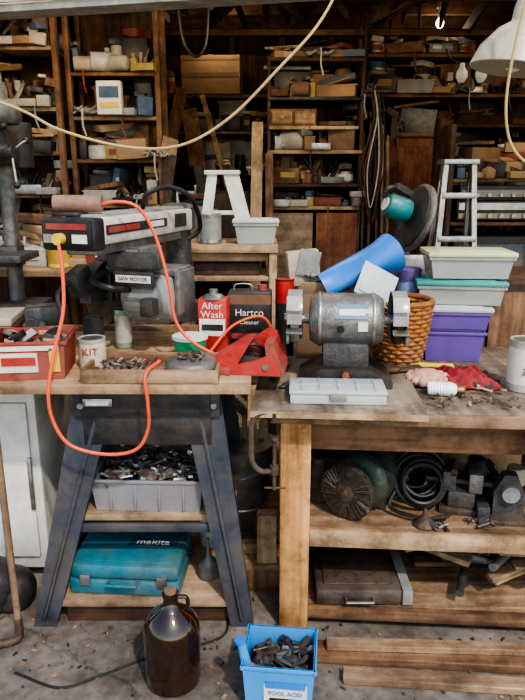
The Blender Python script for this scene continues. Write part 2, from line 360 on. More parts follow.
b=B('parts_carton',(-.72,1.94,.861),6)
tub(b,0,0,0,.235,.2,.12,REDD,taper=.93)
b.box((-.03,-.098,.055),(.13,.003,.06),PAPER,(3,0,0),bev=0); b.box((-.02,-.102,.06),(.1,.003,.025),RED,(3,0,0),bev=0); b.box((.085,-.099,.06),(.03,.003,.07),YEL,(3,0,0),bev=0)
b.box((0,-.101,.1),(.2,.003,.015),PAPER,(3,0,0),bev=0)
junk(b,0,0,.085,.18,.15,26,[GREY,DWHT,CARD,STEEL,BLK],.06,3); b.box((0,0,.07),(.2,.17,.02),CARDD); b.done()
can('filler_tin',-.545,1.98,.861,.043,.10,DWHT,mat('tan_label',(.62,.55,.46),.6),['KIT'],RED,rz=5,ts=.034)
can('oil_tin',-.585,2.16,.861,.036,.13,BLKM,YEL,band=(.0,.35))
can('spray_can',-.50,2.24,.861,.03,.14,mat('white_green',(.2,.3,.2),.4),DWHT)
b=B('wooden_parts_tray',(-.335,1.915,.861),-1)
b.bx(-.2,.2,-.10,.10,0,.008,WORN)
for y in (-.1,.1): b.bx(-.205,.205,y-.006,y+.006,0,.042,MIDW if y>0 else WORN)
for x in (-.2,.2): b.bx(x-.006,x+.006,-.1,.1,0,.04,WORNY)
b.bx(-.02,-.012,-.1,.1,0,.035,MIDW)
junk(b,-.1,0,.012,.15,.15,70,[CAST,RUST,RUST,BRN,GREY],.03,5)
b.lathe([(.0,.05),(.05,.052),(.075,.045),(.085,.03),(.075,.012),(.05,.008)],(.115,.0,0),CAST); junk(b,.115,0,.055,.08,.08,24,[CAST,RUST,RUST],.022,9); b.done()
b=B('varnish_can',(-.170,2.2,.861),-6)
b.bx(-.052,.052,-.035,.035,0,.19,RED,.008); b.lathe([(.044,0),(.03,.012),(.016,.014),(.016,.03),(.0,.03)],(0,0,.188),STEEL)
b.box((0,-.0365,.09),(.09,.002,.06),PAPER,bev=0); b.text('After',.034,WHITE,FT(0,-.037,.165)); b.text('Wash',.034,WHITE,FT(0,-.0375,.135)); b.box((0,-.038,.09),(.075,.002,.022),BLK,bev=0); b.done()
b=B('solvent_tin',(-.045,2.29,.861),-3)
b.bx(-.078,.078,-.045,.045,0,.20,BLKM,.008); b.cyl((.045,0,.20),(.045,0,.22),.016,REDD); b.tube([(-.06,0,.198),(-.05,0,.22),(.0,0,.22),(.01,0,.198)],.003,STEEL)
b.text('Hartco',.036,WHITE,FT(0,-.0465,.125)); b.text('Cleaner',.022,WHITE,FT(0.0,-.0465,.09)); b.box((0,-.046,.04),(.13,.002,.02),REDD,bev=0)
b.bx(-.078,.078,-.0455,-.0445,.155,.19,mat('brown_label',(.2,.1,.05),.5),0); b.done()
can('paint_tin',.085,2.42,.782,.036,.30,BLKM,RED,band=(.7,1.0))
b=B('green_tub',(-.245,2.10,.861)); b.open_can((0,0,0),.050,.075,GRN,r2=.058,fill=.8,fm=GRN); b.lathe([(.059,.068),(.061,.068),(.061,.077),(.059,.077)],(0,0,0),WHITE); b.done()
b=B('red_tool_tray',(-.060,1.965,.861),-8)
b.prism([(-.13,0),(-.128,.018),(.01,.10),(.03,.10),(-.02,.014),(-.02,0)],.14,RED)
b.prism([(-.03,0),(-.02,.03),(.05,.11),(.075,.125),(.10,.115),(.135,.02),(.135,0)],.014,RED,Matrix.Translation((.0,.062,0)))
b.prism([(-.03,0),(-.03,.03),(.04,.045),(.10,.07),(.125,.02),(.125,0)],.014,RED,Matrix.Translation((0,-.062,0)))
b.prism([(.085,0),(.075,.10),(.10,.10),(.135,.015),(.135,0)],.12,REDD)
b.box((.035,0,.03),(.10,.11,.05),BLK,(0,12,0),bev=.004); b.box((-.08,-.07,.012),(.1,.02,.024),REDD); b.cyl((.08,-.075,.03),(.08,-.06,.03),.01,STEEL)
b.tube([(-.02,-.02,.05),(.03,-.01,.085),(.07,.01,.06)],.006,BLK); b.done()
b=B('c_clamp',(-.005,1.745,.62))
b.tube([(.04,0,.17),(.0,0,.17),(-.025,0,.14),(-.028,0,.08),(-.025,0,.02),(0,0,-.01),(.04,0,-.01)],.009,RUST)
b.cyl((.04,0,-.07),(.04,0,.09),.006,RUST,seg=12); b.cyl((.04,0,.09),(.04,0,.10),.013,RUST); b.cyl((.01,0,-.065),(.075,0,-.065),.0035,RUST); b.cyl((.04,0,.15),(.04,0,.175),.012,RUST); b.cyl((.04,0,-.02),(.04,0,.01),.013,RUST); b.done()

b=B('grey_hardware_crate',(-.375,2.04,.384),-2)
tub(b,0,0,0,.37,.27,.115,GCRATE,taper=.93)
for x in (-.12,-.04,.04,.12): b.box((x,-.13,.05),(.006,.01,.09),GCRATE,bev=.001)
b.box((0,0,.07),(.33,.23,.02),BLKM); junk(b,0,0,.095,.31,.21,190,[STEEL,ALU,CAST,CASTD,RUST,GALV],.05,11); b.done()
b=B('teal_tool_case',(-.455,2.0,.092),-4)
b.box((0,0,.03),(.375,.27,.058),TEAL,bev=.012); b.box((0,0,.088),(.375,.27,.055),TEAL,bev=.016)
for x in (-.13,.13): b.box((x,-.137,.06),(.035,.012,.04),STEEL,bev=.002)
b.tube([(-.05,-.135,.06),(-.05,-.165,.06),(.05,-.165,.06),(.05,-.135,.06)],.006,TEAL,smooth=False)
b.box((0,0,.116),(.33,.22,.003),TEAL,bev=.001); b.box((.07,.01,.1180),(.17,.05,.002),mat('teal_dark',(.01,.10,.15),.4),bev=0); b.text('makita',.045,WHITE,Matrix.Translation((.07,.01,.1197))); b.done()
for (x,y) in ((-.19,1.98),(-.13,2.12)):
    b=B('oil_can',(x,y,.092)); b.lathe([(.032,0),(.036,.005),(.036,.045),(.03,.06),(.014,.075),(.008,.085),(.004,.15),(0,.15)],(0,0,0),CAST if x<-.15 else BRASS); b.done()
b=B('glass_jar',(-.20,2.19,.092)); b.lathe([(.035,0),(.04,.01),(.04,.09),(.03,.11),(.03,.13),(0,.13)],(0,0,0),FROST); b.done()
b=B('brown_glass_jug',(-.266,1.60,0))
b.lathe([(.07,0),(.08,.008),(.082,.03),(.083,.17),(.078,.2),(.06,.228),(.035,.248),(.022,.262),(.0195,.285),(.024,.288),(.024,.298),(.018,.3),(.016,.28)],(0,0,0),GLASSB,seg=40)
b.tube([(.02,0,.285),(.045,0,.283),(.05,0,.26),(.040,0,.245)],.006,GLASSB); b.lathe([(.014,.29),(.018,.292),(.018,.308),(0,.31)],(0,0,0),BRN)
b.done()
b=B('blue_plastic_jug',(.052,1.55,0),-6)
tub(b,0,0,0,.20,.17,.155,LBLUE,taper=.9,wall=.004)
b.cyl((-.093,-.04,.12),(-.108,-.05,.205),.015,LBLUE,r2=.012); b.lathe([(.015,0),(.015,.01),(0,.01)],(-.109,-.051,.203),BLUE,(-.15,-.1,.85))
b.box((.02,-.082,.07),(.12,.003,.09),PAPER,(-3,0,0),bev=0); b.box((.02,-.0855,.10),(.11,.003,.02),BLUE,(-3,0,0),bev=0); b.text('POOL ACID',.018,BLUE,FT(.02,-.086,.072,tilt=87)); b.box((.02,-.083,.052),(.09,.003,.008),BLK,(-3,0,0),bev=0)
b.box((0,0,.09),(.17,.14,.01),BLKM); junk(b,0,0,.108,.14,.11,60,[BLKM,CAST,RUST,CASTD],.045,4); b.done()
b=B('long_wooden_handle'); b.cyl((-.79,1.765,.90),(-.785,1.76,.08),.011,wood('handle',(.22,.14,.09),(.38,.26,.17),'z')); b.tube([(-.785,1.76,.09),(-.785,1.76,.03),(-.80,1.74,.02),(-.86,1.72,.02)],.014,RUST); b.done()
b=B('white_appliance'); b.bx(-1.35,-.79,2.1,2.55,.04,.74,WHITE,.015); b.bx(-1.33,-.82,2.085,2.1,.10,.70,WHITE,.01); b.bx(-1.3,-.82,2.13,2.5,0,.04,BLKM); b.bx(-.83,-.815,2.07,2.085,.3,.5,STEEL); b.done()
b=B('black_bag',(-.95,1.92,0)); b.sph((0,0,.10),.12,BLKM,(1,.8,.85)); b.sph((.08,.02,.07),.08,BLKM); b.sph((-.02,-.02,.18),.05,BLKM,(1,.8,1.2)); b.done()
b=B('galvanised_bucket',(-.085,2.34,.11)); b.open_can((0,0,0),.10,.34,GALV,r2=.135,fill=.75,fm=CARDD); b.lathe([(.134,.335),(.14,.34),(.134,.345)],(0,0,0),STEEL); b.lathe([(.111,.09),(.115,.095),(.112,.1)],(0,0,0),GALV); b.tube([(-.135,0,.32),(-.12,-.08,.28),(0,-.13,.24),(.12,-.08,.28),(.135,0,.32)],.004,STEEL)
for k in range(6): b.beam((-.06+k*.024,.0,.1),(-.09+k*.035,.03,.44),.02,.01,BLOND)
b.done()
b=B('low_wooden_rack'); b.bx(-.10,.09,2.02,2.55,.085,.108,WORN); b.bx(-.07,.09,2.02,2.06,0,.085,MIDWZ); b.bx(-.07,.09,2.5,2.54,0,.085,MIDWZ); b.bx(.06,.09,2.1,2.13,.108,.60,LEG); b.done()
b=B('scrap_boards'); b.bx(-.02,.05,2.03,2.08,.109,.30,BLOND); b.box((.0,2.11,.13),(.15,.04,.04),BLONDX); b.done()
b=B('black_floor_cable'); b.tube([(-.75,1.62,.004),(-.60,1.56,.004),(-.50,1.60,.004),(-.40,1.66,.004),(-.30,1.72,.004),(-.2,1.74,.004),(-.12,1.80,.004),(-.13,1.95,.004)],.004,BLK); b.done()
b=B('floor_debris'); rr=random.Random(77)
for k in range(520):
    x=rr.uniform(-.95,.9); y=rr.choice([rr.uniform(1.42,1.8),rr.uniform(1.7,2.5)]); b.box((x,y,.003),(rr.uniform(.003,.018),rr.uniform(.003,.010),.003),rr.choice([BRN,CARD,MIDW,BLKM,RUST,CARDD]),(0,0,rr.uniform(0,180)),bev=0)
b.done(False)

# ---------------------------------------------------------------- right bench (local frame)
BO=(0,1.76,0); BA=-4
b=B('wooden_workbench',BO,BA)
b.bx(.02,1.6,.06,.86,.735,.78,PLYD,.004); b.bx(.02,1.6,.052,.062,.735,.775,WORN)
b.bx(.05,1.55,.13,.16,.62,.735,MIDW)
for x in (.05,1.45):
    for y in (.07,.76): b.bx(x,x+.095,y,y+.06,0,.735,LEG,.005)
b.bx(.06,.12,.13,.76,.66,.73,WORNY); b.bx(.06,.10,.13,.76,.27,.34,WORNY)
b.bx(.145,1.5,.10,.80,.335,.355,WORN); b.bx(.145,1.5,.085,.105,.30,.36,BLONDX)
b.bx(.145,1.5,.12,.80,.045,.065,WORN); b.bx(.145,1.5,.085,.115,.03,.068,MIDW)
b.bx(.145,1.45,.80,.815,.07,.73,DARKW); b.bx(.80,.90,.030,.10,.66,.735,BLONDX)
b.done()
b=B('plywood_board',BO,BA); b.bx(-.035,.475,-.02,.58,.781,.801,PLYD,.003); b.bx(-.035,.475,-.023,-.02,.782,.800,BLONDX,0); b.done()
def bw(x,y,z): return Matrix.Translation(BO)@Matrix.Rotation(R(BA),4,'Z')@Vector((x,y,z))
b=B('parts_organiser_box',bw(.220,.11,.802),-3)
b.bx(-.142,.142,-.065,.065,0,.03,FROST,.004); b.bx(-.145,.145,-.068,.068,.03,.042,FROST,.004)
for k in range(5): b.box((-.11+k*.055,0,.043),(.003,.12,.004),CLEAR,bev=0)
b.box((0,0,.043),(.28,.003,.004),CLEAR,bev=0); b.box((0,-.07,.025),(.05,.006,.022),GREY); b.done()
g=bw(.252,.30,.802)
b=B('bench_grinder',g,-5)
GBODY=mat('grinder_body',(.25,.25,.24),.42,.6,.5,22,.25,grime=.6)
b.lathe([(.03,0),(.07,.003),(.082,.02),(.086,.035),(.086,.205),(.082,.22),(.07,.237),(.03,.24)],(-.12,0,.205),GBODY,(1,0,0),40)
for x in (-.085,.085): b.lathe([(.0875,0),(.0895,.003),(.0895,.009),(.0875,.012)],(x-.006,0,.205),STEEL,(1,0,0),40)
b.bx(-.075,.075,-.055,.055,.05,.14,CASTD,.01)
b.prism([(-.15,0),(-.15,.02),(-.08,.06),(.08,.06),(.15,.02),(.15,0)],.19,BLKM)
b.box((0,-.07,.035),(.09,.03,.04),BLKM,(25,0,0)); b.cyl((0,-.10,.045),(0,-.115,.045),.012,REDD)
b.box((.015,-.074,.245),(.10,.003,.05),mat('blue_label',(.10,.20,.35),.4),(-30,0,0),bev=0); b.box((.015,-.0765,.243),(.08,.003,.02),PAPER,(-30,0,0),bev=0)
b.cyl((-.02,-.083,.19),(-.02,-.09,.19),.012,BLK); b.box((.05,-.086,.2),(.03,.004,.03),PAPER,bev=0)
for sx in (-1,1):
    x=sx*.165
    b.cyl((sx*.12,0,.205),(sx*.2,0,.205),.016,STEEL)
    b.lathe([(.02,-.013),(.078,-.013),(.08,-.010),(.08,.010),(.078,.013),(.02,.013)],(x,0,.205),mat('grind_stone',(.30,.29,.28),.9,0,.3,60,.4) if sx<0 else WIRE,(1,0,0),36)
    pts=[(.092*math.cos(R(a)),.092*math.sin(R(a))) for a in range(-60,181,15)]
    b.prism(pts,.004,GREY,Matrix.Translation((x+sx*.022,0,.205))@Matrix.Rotation(R(90),4,'Z'))
    for k in range(len(pts)-1):
        p,q=pts[k],pts[k+1]; b.beam((x,p[0],.205+p[1]),(x,q[0],.205+q[1]),.005,.046,GREY,up=(1,0,0),bev=0)
    b.cyl((x+sx*.02,0,.205),(x+sx*.03,0,.205),.024,STEEL)
    b.box((x,-.10,.185),(.05,.04,.006),STEEL,(10,0,0)); b.box((x+sx*.02,-.07,.16),(.01,.08,.03),CAST)
    b.box((x,-.085,.27),(.05,.004,.05),CLEAR,(-35,0,0))
b.done()
b=B('wicker_basket',bw(.465,.55,.781)); n=15
for k in range(n):
    z=.006+k*.016; r=.07+.035*math.sin(min(1,k/n)*1.5)
    b.tube([( (r+.004*((j+k)%2*2-1))*math.cos(2*math.pi*j/24),(r+.004*((j+k)%2*2-1))*math.sin(2*math.pi*j/24),z) for j in range(25)],.009,WICK,seg=6,n=2)
for j in range(24):
    a=2*math.pi*j/24; b.tube([(.067*math.cos(a),.067*math.sin(a),0),(.095*math.cos(a),.095*math.sin(a),.12),(.108*math.cos(a),.108*math.sin(a),.25)],.004,WICK,seg=5,n=3)
b.lathe([(0,.002),(.07,.002),(.07,.01),(0,.01)],(0,0,0),WICK)
b.tube([(.108*math.cos(2*math.pi*j/20),.108*math.sin(2*math.pi*j/20),.245) for j in range(21)],.011,WICK,seg=8,n=2)
b.done()
b=B('storage_carton',bw(.25,.66,.781),-4); b.bx(-.16,.16,-.11,.11,0,.27,CARDD); b.box((0,-.11,.27),(.3,.004,.08),CARD,(20,0,0)); junk(b,0,0,.28,.24,.16,30,[BLKM,CARD,GREY,CASTD],.06,2); b.done()
b=B('blue_plastic_chute'); P0=Vector((.215,2.28,1.075)); P1=Vector((.470,2.33,1.195)); ax=(P1-P0).normalized(); sd=ax.cross(Vector((0,-.5,.85))).normalized(); up=sd.cross(ax).normalized()
def chute_r(u,v): return .040+.032*v*v+.006*math.sin(u*9+v*5)
for dr in (0,.004):
    vs=[];fs=[];nu=18;nv=12
    for i in range(nu+1):
        for j in range(nv+1):
            u=i/nu; v=j/nv; a=R(155-215*u); r=chute_r(u,v)-dr
            c=P0.lerp(P1,v*(1+.10*math.sin(u*3.1)-.05)); vs.append(c+r*(1.15*math.cos(a)*sd+.9*math.sin(a)*up))
    for i in range(nu):
        for j in range(nv): k=i*(nv+1)+j; fs.append((k,k+1,k+nv+2,k+nv+1))
    b.add(vs,fs,BLUE)
b.done()
b=B('clear_plastic_lid',(.395,2.2,1.095)); b.box((0,0,0),(.14,.12,.004),FROST,(70,28,10),bev=.001); b.box((0,-.004,0),(.11,.09,.006),FROST,(70,28,10),bev=.001); b.done()
b=B('cardboard_flap_box',(.155,2.46,1.06)); b.box((0,0,.06),(.12,.06,.13),BEIGE,(0,-6,8)); b.box((.02,-.035,.08),(.08,.004,.1),GREY,(0,12,8),bev=0); b.done()
b=B('lidded_jar',bw(.52,.76,.781)); b.lathe([(.04,0),(.045,.01),(.045,.26),(.04,.29),(.036,.30)],(0,0,0),mat('white_blue_jar',(.25,.35,.6),.4)); b.lathe([(.046,.29),(.046,.33),(.04,.335),(0,.335)],(0,0,0),mat('purple_lid',(.12,.08,.3),.4)); b.lathe([(.0455,.12),(.046,.12),(.046,.24),(.0455,.24)],(0,0,0),PAPER); b.done()
c=bw(.690,.70,.781)
b=B('purple_storage_tub',(c.x-.01,c.y,c.z),-6); tub(b,0,0,0,.225,.17,.115,PURP,None); b.bx(-.1,.1,-.08,.08,.115,.125,PURP); tub(b,0,0,.127,.245,.19,.065,PURP,FROST,taper=.92); junk(b,0,0,.03,.14,.1,14,[PAPER,STEEL,REDD],.05,4); b.done()
b=B('teal_storage_tub',(c.x+.01,c.y+.02,c.z+.216),-8); tub(b,0,0,0,.31,.20,.07,CLEAR,TEALP,taper=.92); junk(b,0,0,.02,.2,.14,16,[STEEL,BRASS,BLK],.04,5); b.done()
b=B('clear_storage_tub',(c.x+.035,c.y+.02,c.z+.312),-4); tub(b,0,0,0,.30,.19,.08,CLEAR,CLRY,taper=.9); junk(b,0,0,.03,.18,.12,20,[YEL,BRASS,CARD],.04,6); b.done()
c=bw(.835,.30,.781)
can('white_paint_can',c.x,c.y,.781,.052,.17,DWHT,PAPER,['|||','ZAR'],BLK)
b=B('red_rag',bw(.66,.36,.782)); rr=random.Random(3); n=16; vs=[];fs=[]
for i in range(n):
    for j in range(n):
        u=i/(n-1)-.5; v=j/(n-1)-.5; d=max(abs(u),abs(v))*2
        vs.append((u*.20+rr.uniform(-.008,.008),v*.18+rr.uniform(-.008,.008),max(.002,(1-d**2)*.05+rr.uniform(-.012,.012)+.014*math.sin(u*25+v*9))))
for i in range(n-1):
    for j in range(n-1): fs.append((i*n+j,(i+1)*n+j,(i+1)*n+j+1,i*n+j+1))
b.add(vs,fs,RAG); o=b.done(); md=o.modifiers.new('s','SUBSURF'); md.levels=1; md.render_levels=2; md=o.modifiers.new('t','SOLIDIFY'); md.thickness=.002
b=B('scouring_pad',bw(.535,.34,.782),-15); b.lathe([(.0,0),(.06,.002),(.07,.012),(.06,.03),(.03,.045),(0,.048)],(0,0,0),PINK)
for k in range(14): a=k*2*math.pi/14; b.sph((.062*math.cos(a),.062*math.sin(a),.018),.016,PINK,seg=8)
b.done()
b=B('compact_fluorescent_bulb',bw(.56,.22,.80),-12)
pts=[(-.045+.055*t/40,.017*math.cos(t*.95),.002+.017*math.sin(t*.95)) for t in range(41)]
b.tube(pts,.0065,BULB,n=3); b.lathe([(.022,0),(.024,.01),(.018,.03),(.013,.034),(.013,.055),(.006,.06),(0,.06)],(.01,0,.002),BULB,(1,0,0)); b.lathe([(.0135,.0),(.0135,.022),(.005,.028),(0,.028)],(.044,0,.002),BRASS,(1,0,0)); b.done()
b=B('yellow_pencil_box',bw(.58,.48,.782),-8); b.bx(-.07,.07,-.02,.02,0,.018,BLKM)
for k in range(5): b.cyl((-.08,-.015+k*.008,.022),(.07,-.014+k*.008,.022),.0038,YEL,seg=6)
b.done()
b=B('hand_files',bw(.44,.38,.803),10)
for k in range(3): b.beam((0,.02*k,.008),(.10,.02*k+.01,.008),.016,.006,RUST); b.cyl((-.06,.02*k-.01,.012),(0,.02*k,.012),.011,DARKW,seg=10)
b.done()
b=B('loose_screws_and_bits',bw(.60,.12,.784),0); junk(b,.02,.02,.002,.40,.12,40,[RUST,CASTD,BRN,BRASS,GREY],.018,31); junk(b,.05,.2,.002,.30,.2,30,[RUST,CASTD,BLKM,CARD],.03,33); b.done()
b=B('loose_hand_tools',bw(.04,.30,.803),0)
b.cyl((-.03,-.05,.012),(.02,.10,.012),.011,BLK); b.cyl((.02,.10,.012),(.04,.15,.012),.005,STEEL); b.beam((.0,-.12,.006),(.03,-.06,.006),.02,.008,CASTD); b.done()

c=bw(.20,.20,.356)
b=B('wire_wheel_grinder',c,0)
Cw=Vector((.065,-.03,.099)); axd=Vector((.56,.82,0)).normalized()
b.lathe([(.02,-.014),(.090,-.012),(.096,-.006),(.096,.006),(.090,.012),(.02,.014)],Cw,WIRE,axd,48)
rr=random.Random(5)
q=Vector((0,0,1)).rotation_difference(axd)
for k in range(420):
    a=rr.uniform(0,6.283); r1=rr.uniform(.03,.06); r2=rr.uniform(.086,.0985); h=rr.uniform(-.016,.016)
    p1=Cw+q@Vector((r1*math.cos(a),r1*math.sin(a),h*.6-.008)); p2=Cw+q@Vector((r2*math.cos(a+.08),r2*math.sin(a+.08),h*1.1)); b.tube([p1,p2],.0008,rr.choice([WIRE,RUST,CASTD,CAST]),seg=4,smooth=False)
b.lathe([(.0,-.03),(.010,-.03),(.012,-.018),(.030,-.016),(.030,.0)],Cw,RUST,axd,24)
b.lathe([(.015,.0),(.015,.04),(.06,.045),(.085,.055),(.100,.075),(.100,.24),(.09,.255),(.05,.275),(.02,.28)],Cw+Vector((0.01,0,.008)),DGRN,axd,36)
b.lathe([(.101,.08),(.103,.08),(.103,.11),(.101,.11)],Cw+Vector((0.01,0,.008)),BLKM,axd,36)
b.box(Cw+axd*.16+Vector((0,0,-.08)),(.16,.10,.03),BLKM,(0,0,-30)); b.done()
b=B('rusty_end_cap',bw(.175,.30,.357)); b.lathe([(.03,0),(.035,.01),(.03,.13),(.02,.16),(0,.16)],(0,0,0),RUST); b.done()
b=B('black_cable_coil',bw(.52,.30,.365))
for k in range(11):
    r=.065+.009*(k%4); z=.092+.002*k
    b.tube([(r*math.cos(2*math.pi*j/16)+.008*math.sin(k*2.1),.012*k-.06+r*math.sin(2*math.pi*j/16)*(.3+.05*(k%5)),z+r*math.sin(2*math.pi*j/16)*.95) for j in range(17)],.0075,BLK,n=3)
b.tube([(.07,0,.08),(.12,-.05,.03),(.18,.02,.015),(.22,0,.01)],.007,BLK); b.tube([(-.07,-.03,.08),(-.11,-.08,.02),(-.02,-.14,.01),(.06,-.13,.008)],.007,BLK); b.done()
b=B('small_vise',bw(.66,.27,.356),-15)
b.bx(-.07,.07,-.05,.05,0,.02,RUST); b.bx(-.045,.045,-.04,.04,.02,.08,CASTD,.008); b.bx(-.065,-.02,-.045,.045,.08,.15,CASTD,.006); b.bx(.02,.065,-.045,.045,.08,.15,CAST,.006)
b.cyl((-.12,0,.10),(.1,0,.10),.01,RUST); b.cyl((-.12,-.05,.10),(-.12,.05,.10),.005,RUST); b.cyl((-.03,-.045,.15),(-.03,.045,.15),.012,RUST); b.done()
b=B('cast_iron_bracket',bw(.80,.22,.356),-8)
b.bx(-.06,.06,-.06,.06,0,.016,RUST); b.prism([(-.05,.014),(-.05,.10),(-.02,.16),(.02,.16),(.05,.09),(.05,.014)],.04,CASTD); b.cyl((0,-.04,.10),(0,.04,.10),.028,GREY); b.bx(-.10,-.06,-.04,.04,.0,.05,CASTD); b.done()
b=B('metal_funnel',bw(.52,.15,.356)); b.lathe([(.036,0),(.038,.004),(.010,.035),(.005,.06),(.003,.06)],(0,0,0),RUST); b.done()
b=B('rusty_fittings',bw(.62,.17,.357)); junk(b,0,-.02,.004,.24,.06,16,[RUST,CASTD,CAST],.035,19); junk(b,.02,.2,.01,.5,.12,40,[RUST,CASTD,BLKM,GREY],.08,20); b.done()
b=B('wooden_drawer',bw(.70,.66,.356),0); b.bx(-.24,.24,-.13,-.11,0,.15,BLONDX); b.bx(-.24,.24,.1,.12,0,.15,BLONDX); b.bx(-.24,-.225,-.12,.12,0,.15,MIDW); b.bx(.225,.24,-.12,.12,0,.15,MIDW); b.bx(-.23,.23,-.12,.12,0,.01,MIDW); junk(b,0,0,.1,.4,.18,30,[DWHT,GREY,CARD,BLK],.08,8); b.box((.1,-.05,.16),(.24,.10,.03),WHD,(8,0,4)); b.done()
b=B('glass_jar',bw(.74,.40,.356)); b.lathe([(.035,0),(.04,.01),(.04,.09),(.03,.11),(.03,.13),(0,.13)],(0,0,0),DGRN); b.done()
b=B('glass_jar',bw(.88,.40,.356)); b.lathe([(.035,0),(.04,.01),(.04,.07),(.03,.09),(.03,.1),(0,.1)],(0,0,0),BEIGE); b.done()
b=B('flat_tool_case',bw(.32,.26,.069),0); b.bx(-.16,.13,-.15,.15,.0,.06,mat('dark_leather',(.06,.045,.04),.5,0,.4,12,.3),.012); b.bx(.13,.165,-.15,.15,0,.055,GREY,.004); b.bx(-.13,.10,-.12,.12,.06,.066,RUST); b.tube([(-.06,-.15,.03),(-.06,-.175,.03),(.03,-.175,.03),(.03,-.15,.03)],.005,STEEL,smooth=False); b.done()
b=B('scrap_lumber_pile',bw(.76,.30,.068),0); rr=random.Random(2)
for k in range(46):
    x=rr.uniform(-.2,.24); y=rr.uniform(-.10,.25); a=R(rr.uniform(-35,35)+(80 if k%5==0 else 0)); l=rr.uniform(.1,.18); z=.025+.012*k*.32
    d=Vector((math.cos(a),math.sin(a),rr.uniform(-.08,.08)))*l*.6
    m=rr.choice([WORN,WORN,MIDW,RUST,CASTD,CAST,BLONDX])
    if m in (RUST,CASTD,CAST): b.cyl(Vector((x,y,z))-d,Vector((x,y,z))+d,.014,m)
    else: b.beam(Vector((x,y,z))-d,Vector((x,y,z))+d,.045,.02,m)
b.done()
b=B('floor_lumber')
b.beam((.16,1.70,.015),(1.2,1.62,.015),.075,.03,MIDW,up=(0,0,1)); b.beam((.24,1.60,.013),(1.2,1.52,.013),.05,.025,WORN,up=(0,0,1)); b.beam((.20,1.70,.042),(1.2,1.66,.042),.04,.022,WORN,up=(0,0,1)); b.done()

# ---------------------------------------------------------------- mid ground
b=B('small_wooden_table'); b.bx(-.38,.07,2.86,3.2,1.13,1.165,BLONDX); b.bx(-.36,.05,2.88,3.18,1.0,1.02,BLONDX)
for x in (-.37,.03):
    for y in (2.87,3.15): b.bx(x,x+.035,y,y+.035,0,1.13,BLOND)
b.bx(-.36,.05,2.88,2.9,1.09,1.13,WORN); b.bx(-.36,.05,2.9,3.15,.5,.52,PLY); b.done()
b=B('step_stool',(-.185,3.08,1.167))
b.prism([(-.065,.31),(-.115,.0),(-.065,.0),(-.02,.31)],.03,WHD,Matrix.Translation((0,-.05,0))); b.prism([(.005,.31),(.085,.0),(.155,.0),(.075,.31)],.03,WHD,Matrix.Translation((0,-.05,0)))
b.prism([(-.065,.31),(-.105,.0),(-.08,.0),(-.04,.31)],.02,WHD,Matrix.Translation((0,.08,0))); b.prism([(.02,.31),(.09,.0),(.12,.0),(.06,.31)],.02,WHD,Matrix.Translation((0,.08,0)))
b.bx(-.08,.08,-.075,.10,.30,.32,WHD); b.bx(-.085,.08,-.06,-.045,.12,.14,WHD); b.done()
can('metal_paint_can',-.235,2.93,1.167,.05,.13,GALV,GREY)
b=B('clear_food_container',(-.03,2.95,1.167)); tub(b,0,0,0,.19,.12,.09,CLEAR,FROST,taper=.85); b.done()
b=B('rusty_toolbox',(-.16,3.02,1.021)); b.bx(-.15,.15,-.1,.1,0,.06,RUST,.008); b.tube([(-.05,-.02,.06),(-.05,-.02,.075),(.05,-.02,.075),(.05,-.02,.06)],.004,STEEL,smooth=False); b.done()
b=B('storage_cabinet'); b.bx(.42,1.5,2.72,3.19,0,1.03,DARKW,.005); b.bx(.45,.93,2.705,2.72,.08,.98,MIDWZ); b.bx(.98,1.45,2.705,2.72,.08,.98,MIDWZ); b.cyl((.9,2.70,.6),(.9,2.68,.6),.012,BRASS); b.cyl((1.01,2.70,.6),(1.01,2.68,.6),.012,BRASS); b.done()
b=B('miter_saw',(.58,2.95,1.03))
b.lathe([(.13,0),(.14,.01),(.14,.03),(.12,.035),(0,.035)],(0.05,0,0),CAST); b.bx(-.12,.22,.0,.04,.03,.08,ALU)
b.beam((.08,.08,.03),(.08,.10,.25),.06,.06,CASTD)
nrm=Vector((-.92,-.22,.30)).normalized(); Cs=Vector((.105,0,.250))
b.lathe([(.0,-.02),(.150,-.02),(.155,-.014),(.155,.0),(.145,.006),(0,.006)],Cs,CAST,nrm,40)
b.lathe([(.0,.0),(.140,.0),(.140,.003),(0,.003)],Cs+nrm*.012,mat('dark_blade',(.12,.12,.115),.5,.6,.3,20),nrm,40)
b.lathe([(.02,0),(.050,.01),(.055,.03),(.055,.10),(.045,.12),(0,.125)],Cs+nrm*.012+Vector((-.01,0,.02)),TEALM:=mat('teal_motor',(.02,.26,.28),.42,.1,.25,14),nrm,28)
b.lathe([(.0,0),(.03,0),(.03,.006),(0,.006)],Cs+nrm*.136+Vector((-.01,0,.02)),PAPER,nrm)
b.beam(Cs+Vector((-.02,-.02,.10)),Cs+Vector((-.10,-.05,.14)),.03,.03,BLKM); b.tube([Cs+Vector((-.08,-.04,.13)),Cs+Vector((-.13,-.06,.13)),Cs+Vector((-.15,-.05,.09))],.012,BLK); b.done()
b=B('aluminium_stepladder',(1.01,3.42,0))
for x0,x1 in ((-.07,-.16),(.07,.16)):
    b.beam((x0,0,1.53),(x1,-.12,0),.028,.05,ALU,up=(0,1,0)); b.beam((x0,.03,1.53),(x1,.33,0),.02,.03,ALU,up=(0,1,0))
for k in range(6):
    z=.25+k*.22; w=.16-.08*z/1.5; b.bx(-w,w,-.03-.12*(1-z/1.5),.05-.12*(1-z/1.5),z,z+.03,ALU)
b.bx(-.09,.09,-.05,.1,1.52,1.545,ALU); b.done()
b=B('drill_press',(-1.15,2.82,0))
b.bx(-.2,.2,-.2,.25,.0,.86,DARKW); b.bx(-.14,.14,-.13,.22,.86,.90,CASTD); b.cyl((0,.15,.9),(0,.15,1.80),.035,CAST); b.box((0,.0,1.58),(.15,.34,.15),CASTD,bev=.03)
